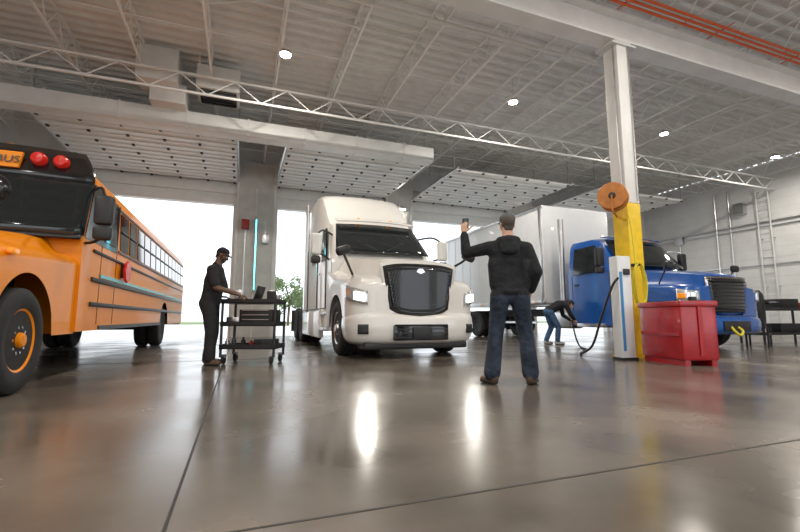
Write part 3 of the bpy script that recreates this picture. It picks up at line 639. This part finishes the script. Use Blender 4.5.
def blob(name,prims,voxel,mats,parent,sm=4,post=None):
    vs=[];fs=[];info=[]
    for p in prims:
        p0,p1,r0,r1,tag=p[:5]; side=p[5] if len(p)>5 else (1,0,0)
        r0=r0 if isinstance(r0,tuple) else (r0,r0); r1=r1 if isinstance(r1,tuple) else (r1,r1)
        a,b,u,v,d,L=cap_geo(p0,p1,r0,r1,side); k=len(vs); vs+=a; fs+=[tuple(i+k for i in f) for f in b]; info.append((np.array(p0,float),np.array(u),np.array(v),np.array(d),L,r0,r1,tag))
    me=bpy.data.meshes.new('tmp'); me.from_pydata([tuple(v) for v in vs],[],fs); me.update()
    bm=bmesh.new(); bm.from_mesh(me); bmesh.ops.recalc_face_normals(bm,faces=bm.faces); bm.to_mesh(me); bm.free()
    o=bpy.data.objects.new('tmp',me); COL.objects.link(o)
    md=o.modifiers.new('r','REMESH'); md.mode='VOXEL'; md.voxel_size=voxel
    s=o.modifiers.new('s','SMOOTH'); s.factor=.5; s.iterations=sm
    dg=bpy.context.evaluated_depsgraph_get(); me2=bpy.data.meshes.new_from_object(o.evaluated_get(dg)); bpy.data.objects.remove(o)
    me2.name=name; me2.materials.clear(); tags=[]
    for i in info:
        if i[7] not in tags: tags.append(i[7])
    for t in tags: me2.materials.append(mats[t])
    nf=len(me2.polygons); cen=np.zeros(nf*3); me2.polygons.foreach_get('center',cen); cen=cen.reshape(-1,3)
    best=np.full(nf,1e9); idx=np.zeros(nf,int)
    for (p0,u,v,d,L,r0,r1,tag) in info:
        q=cen-p0; t=q@d; tc=np.clip(t,0,L); f=tc/max(L,1e-6); ru=r0[0]+(r1[0]-r0[0])*f; rv=r0[1]+(r1[1]-r0[1])*f
        e=np.sqrt((q@u/ru)**2+(q@v/rv)**2+((t-tc)/np.minimum(ru,rv))**2); dist=(e-1)*np.minimum(ru,rv)
        mk=dist<best; best[mk]=dist[mk]; idx[mk]=tags.index(tag)
    if post: idx=post(cen,idx,tags)
    me2.polygons.foreach_set('material_index',idx); me2.shade_smooth()
    o=bpy.data.objects.new(name,me2); COL.objects.link(o); o.parent=parent; return o
def hand(name,w,d,n,s,curl,parent,skin,thumb=.5,sc=1.0,spread=0):
    w,d=V(w),V(d).normalized(); n=V(n); n=(n-d*n.dot(d)).normalized(); s=V(s); s=(s-d*s.dot(d)-n*s.dot(n)).normalized(); pr=[]
    pr.append((w-d*.03,w+d*.02,(.030,.022),(.034,.017),'s',s))
    for i,(o,ln) in enumerate([(.030,.95),(.010,1.05),(-.011,.98),(-.030,.78)]):
        kn=w+(d*(.092-.004*abs(i-1))+s*o)*sc
        pr.append((w+d*.02+s*o*.7,kn,(.014,.014),(.0115,.0115),'s',s))
        p=kn; a=0
        for L,c,r in zip((.044,.028,.022),curl,((.0098,.009),(.009,.0082),(.0082,.007))):
            a+=c+ (i*.04); dr=(d*math.cos(a)+n*math.sin(a)+s*spread*(1.5-i)*.1).normalized(); q=p+dr*L*ln*sc; pr.append((p,q,r[0],r[1],'s')); p=q
    p=w+(d*.022+s*.028)*sc; dr=(s*.75+d*.6+n*.25).normalized()
    for L,r0,r1,k in ((.042,.014,.012,0),(.032,.0115,.0105,.5),(.026,.0105,.0085,.9)):
        dd=(dr+(n*.8+d*.4-s*.5)*k*thumb).normalized(); q=p+dd*L*sc; pr.append((p,q,r0,r1,'s')); p=q
    return blob(name,pr,.0042,{'s':skin},parent,2)
def head(parent,c,yaw,pitch,skin,hair,style,roll=0):
    e=bpy.data.objects.new('head',None); COL.objects.link(e); e.parent=parent; e.location=c; e.rotation_euler=(math.radians(pitch),math.radians(roll),math.radians(yaw)); e.empty_display_size=.1
    pr=[((0,-.022,.032),(0,.016,.034),(.073,.08),(.07,.076),'s'),((0,.03,.03),(0,.04,-.055),(.06,.05),(.046,.042),'s'),((0,.0,-.035),(0,.055,-.085),(.056,.045),(.026,.022),'s'),
        ((0,.082,.012),(0,.104,-.022),.008,.0135,'s'),((-.012,.094,-.028),(.012,.094,-.028),.008,.008,'s'),((-.036,.072,.028),(.036,.072,.028),.015,.015,'s'),
        ((-.018,.084,-.05),(.018,.084,-.05),.007,.007,'l'),((-.015,.083,-.06),(.015,.083,-.06),.008,.008,'l'),((-.04,.05,-.02),(-.03,.06,-.04),.022,.02,'s'),((.04,.05,-.02),(.03,.06,-.04),.022,.02,'s'),
        ((-.074,-.008,.012),(-.078,-.008,-.026),(.018,.007),(.012,.006),'s',(0,1,0)),((.074,-.008,.012),(.078,-.008,-.026),(.018,.007),(.012,.006),'s',(0,1,0))]
    bc=skin.node_tree.nodes['Principled BSDF'].inputs['Base Color'].default_value[:3]
    lip=mat('lips',(bc[0]*.8,bc[1]*.65,bc[2]*.65),.5)
    blob('head_skin',pr,.0055,{'s':skin,'l':lip},e,3)
    for sx in (-1,1):
        for (nm,dy,r,m) in (('eye',.0,.0115,M['eye']),('iris',.0075,.0055,M['dark'])):
            bm=bmesh.new(); bmesh.ops.create_uvsphere(bm,u_segments=14,v_segments=10,radius=r); me=bpy.data.meshes.new(nm); bm.to_mesh(me); bm.free(); me.shade_smooth(); me.materials.append(m)
            o=bpy.data.objects.new(nm,me); COL.objects.link(o); o.parent=e; o.location=(.031*sx,.079+dy,.004)
        bars('eyebrow',[((.017*sx,.091,.026),(.045*sx,.082,.028),.004)],hair,e,n=6)
    if style in('short','cap','beanie'):
        blob('hair',[((0,-.030,.03),(0,.0,.048),(.0765,.084),(.0745,.074),'h'),((0,-.055,-.01),(0,-.06,-.05),(.055,.03),(.05,.025),'h')],.006,{'h':hair},e,3)
    if style=='long':
        blob('hair',[((0,-.030,.03),(0,.0,.05),(.082,.09),(.078,.076),'h'),((0,-.07,.02),(0,-.1,-.02),.05,.035,'h'),((0,-.11,-.0),(0,-.13,-.14),.03,.015,'h')],.007,{'h':hair},e,3)
    if style=='cap':
        blob('cap_crown',[((0,-.026,.062),(0,.014,.064),(.085,.066),(.082,.064),'c'),((0,-.02,.045),(0,.02,.045),(.083,.04),(.081,.04),'c')],.006,{'c':M['capg']},e,4)
        grid('cap_brim',12,6,lambda u,v:((u*2-1)*.072*(1-.25*v**3),.07+.075*v*(1-.35*(u*2-1)**2)-.02*(u*2-1)**2,.048-.012*v-.018*(u*2-1)**2),M['capg'],e,thick=.005)
    if style=='beanie':
        blob('cap_crown',[((0,-.026,.055),(0,.016,.06),(.084,.07),(.08,.062),'c')],.006,{'c':M['hood1']},e,4)
        grid('cap_brim',12,6,lambda u,v:((u*2-1)*.068*(1-.25*v**3),.075+.065*v*(1-.35*(u*2-1)**2)-.02*(u*2-1)**2,.05-.012*v-.018*(u*2-1)**2),M['hood1'],e,thick=.005)
        blob('beard',[((-.045,.02,-.045),(-.02,.06,-.083),.02,.02,'h'),((.045,.02,-.045),(.02,.06,-.083),.02,.02,'h'),((-.02,.062,-.085),(.02,.062,-.085),.02,.02,'h')],.006,{'h':hair},e,3)
    return e
def body(parent,j,mats,opt):
    P,C_,N=V(j['P']),V(j['C']),V(j['N']); up=(C_-P).normalized(); k=opt.get('k',1.0); ft=V(j.get('fwd',(0,1,0))); pr=[]; tk=opt.get('tk',k)
    S_=(1,0,0)
    Wp=P.lerp(C_,.42)
    pr+=[(P-up*.02,P+up*.06,(.165*k,.118*k),(.155*k,.11*k),'p',S_)]
    hem=opt.get('hem',.02)
    pr+=[(P+up*(.06-hem),Wp,(.172*tk,.125*tk),(.160*tk,.12*tk),'t',S_),(Wp,C_,(.160*tk,.12*tk),(.188*tk,.13*tk),'t',S_),(C_,N.lerp(C_,.35),(.188*tk,.13*tk),(.16*tk,.10*tk),'t',S_)]
    sl,sr=V(j['sl']),V(j['sr'])
    pr+=[(N-up*.05,sl,.075*tk,.066*tk,'t'),(N-up*.05,sr,.075*tk,.066*tk,'t'),(C_,sl,.11*tk,.066*tk,'t'),(C_,sr,.11*tk,.066*tk,'t'),(N-up*.06,N+up*.01,.095*k,.066*k,'t')]
    H=V(j['head']); pr.append((N-up*.02,N.lerp(H,.75),.058*k,.054*k,'s'))
    for a in 'lr':
        hp,kn,an,sh,el,wr=[V(j[q+a]) for q in ('h','k','a','s','e','w')]
        pr+=[(hp,kn,.099*k,.074*k,'p'),(kn,an+V((0,0,.03)),.074*k,opt.get('cuff',.062)*k,'p')]
        mid=hp.lerp(kn,.35); pr.append((hp+V((0,-.03,0)) if not opt.get('bent') else hp,mid,.1*k,.09*k,'p'))
        pr.append((kn.lerp(an,.1),kn.lerp(an,.55)-ft*.008,.070*k,.068*k,'p'))
        fd=V(j.get('f'+a,ft)).normalized(); he=an-fd*.045; he.z=.05; toe=an+fd*.15; toe.z=.042; side=fd.cross(V((0,0,1)))
        pr+=[(he+V((0,0,.01)),toe,(.042,.042),(.048,.034),'b',side),(V((an.x,an.y,.06)),V((an.x,an.y,.15)),.046,.05,'b'),(V((he.x,he.y,.017)),V((toe.x,toe.y,.017)),(.045,.017),(.053,.017),'o',side)]
        ls=opt.get('sleeve','long')
        pr+=[(sh,el,.068*tk,.056*tk if ls=='long' else .05*k,'t')]
        if ls=='long': pr+=[(el,el.lerp(wr,.9),.056*tk,.042*tk,'t'),(el.lerp(wr,.85),wr,.032,.028,'s')]
        else:
            pr[-1]=(sh,sh.lerp(el,.8),.068*k,.064*k,'t'); pr+=[(sh.lerp(el,.6),el,.048*k,.043*k,'s'),(el,wr,.044*k,.029*k,'s')]
    pr+=opt.get('extra',[])
    post=None
    if 'hemz' in opt:
        hz=opt['hemz']
        def post(cen,idx,tags):
            t,p=tags.index('t'),tags.index('p')
            idx[(idx==t)&(cen[:,2]<hz)]=p
            idx[(idx==p)&(cen[:,2]>=hz)]=t
            return idx
    return blob('body',pr,.0115,mats,parent,5,post)
A=empty('man',(2.67,3.82,0),-27)
jj=dict(P=(0,0,.97),C=(-.01,.02,1.27),N=(0,0,1.50),head=(0,.035,1.68),sl=(-.19,.0,1.435),sr=(.19,0,1.42),el=(-.44,.12,1.40),er=(.275,-.06,1.16),wl=(-.46,.17,1.635),wr=(.235,.08,.965),
 hl=(-.10,0,.92),hr=(.10,0,.92),kl=(-.15,.05,.5),kr=(.16,.02,.5),al=(-.205,-.01,.09),ar=(.19,.02,.09),fl=(-.6,1,0),fr=(.45,1,0))
ex=[((0,-.09,1.50),(0,-.14,1.38),(.125,.055),(.10,.038),'t',(1,0,0)),((-.09,.0,1.52),(.09,.0,1.52),.035,.035,'t'),((-.09,-.0,1.52),(0,-.10,1.5),.035,.04,'t'),((.09,0,1.52),(0,-.10,1.5),.035,.04,'t'),
    ((-.06,-.01,.955),(.06,-.01,.955),(.05,.14),(.05,.14),'t',(0,0,1)),((-.15,-.02,1.02),(-.165,-.03,1.25),(.06,.09),(.06,.09),'t'),((.15,-.02,1.02),(.165,-.03,1.25),(.06,.09),(.06,.09),'t'),
    ((-.10,-.045,.90),(-.11,-.03,.82),(.085,.10),(.08,.09),'p'),((.10,-.045,.90),(.11,-.03,.82),(.085,.10),(.08,.09),'p')]
body(A,jj,{'t':M['hood1'],'p':M['denim'],'s':M['skin1'],'b':M['boot'],'o':M['sole']},dict(k=1.07,tk=1.10,extra=ex,cuff=.082,hem=.06,hemz=.915))
head(A,(0,.035,1.69),12,4,M['skin1'],M['hairg'],'cap')
hand('left_hand',(-.46,.172,1.64),(.02,.15,1),(.3,1,0),(1,0,0),(.5,.9,.6),A,M['skin1'])
box('phone',(-.44,.235,1.745),(.075,.012,.15),M['black'],A,.004,(8,0,10))
hand('right_hand',(.235,.085,.96),(-.15,.35,-.9),(-1,.1,.2),(0,1,.4),(.25,.3,.2),A,M['skin1'])
Bm=empty('man',(-.42,6.95,0),-103)
jj=dict(P=(0,0,.93),C=(0,.05,1.24),N=(0,.06,1.455),head=(0,.13,1.62),sl=(-.185,.05,1.385),sr=(.185,.05,1.385),el=(-.235,.13,1.12),er=(.235,.13,1.12),wl=(-.15,.37,1.045),wr=(.15,.37,1.045),
 hl=(-.095,0,.9),hr=(.095,0,.9),kl=(-.11,.03,.48),kr=(.12,.06,.48),al=(-.12,-.03,.09),ar=(.13,.06,.09),fl=(-.2,1,0),fr=(.2,1,0))
body(Bm,jj,{'t':M['shirt2'],'p':M['pants2'],'s':M['skin2'],'b':M['boot'],'o':M['sole']},dict(k=1.08,tk=1.15,sleeve='short',cuff=.078,hem=.06))
head(Bm,(0,.135,1.625),0,-28,M['skin2'],M['hair'],'beanie')
for s,nm in ((-1,'left_hand'),(1,'right_hand')):
    hand(nm,(.15*s,.375,1.042),(-.1*s,1,-.35),(0,-.2,-1),(-s,0,0),(.35,.45,.35),Bm,M['skin2'])
Cw=empty('woman',(7.55,9.05,0),-105)
jj=dict(P=(0,-.05,.86),C=(0,.24,1.02),N=(0,.42,1.07),head=(0,.54,1.02),sl=(-.16,.37,1.02),sr=(.16,.37,1.02),el=(-.19,.44,.76),er=(.19,.46,.76),wl=(-.09,.60,.62),wr=(.09,.62,.64),
 hl=(-.09,-.04,.83),hr=(.09,-.04,.83),kl=(-.10,.07,.46),kr=(.10,.16,.46),al=(-.11,-.08,.09),ar=(.11,.12,.09),fl=(-.1,1,0),fr=(.1,1,0))
body(Cw,jj,{'t':M['hood1'],'p':M['denim2'],'s':M['skin1'],'b':M['shoe'],'o':M['sole']},dict(k=.95,bent=True,cuff=.066,hem=.05))
head(Cw,(0,.55,1.03),0,-55,M['skin1'],M['hair'],'long')
for s,nm in ((-1,'left_hand'),(1,'right_hand')):
    hand(nm,(.09*s,.61,.63),(-.1*s,.75,-.5),(-s*.6,-.3,-.6),(-s*.5,.4,.6),(.6,.8,.6),Cw,M['skin1'],sc=.93)
# ---------------------------------------------------------------- camera / world
cam=bpy.data.cameras.new('cam'); cam.lens=19.125; cam.sensor_width=36; cam.clip_end=400
co=bpy.data.objects.new('camera',cam); COL.objects.link(co); co.location=(0,0,.68); co.rotation_euler=(math.radians(97),0,math.radians(-20.5))
bpy.context.scene.camera=co
w=bpy.data.worlds.new('world'); bpy.context.scene.world=w; w.use_nodes=True
bg=w.node_tree.nodes['Background']; bg.inputs['Color'].default_value=(.90,.95,1,1); bg.inputs['Strength'].default_value=2.1
bpy.context.scene.view_settings.view_transform='Standard'
bpy.context.scene.view_settings.look='None'
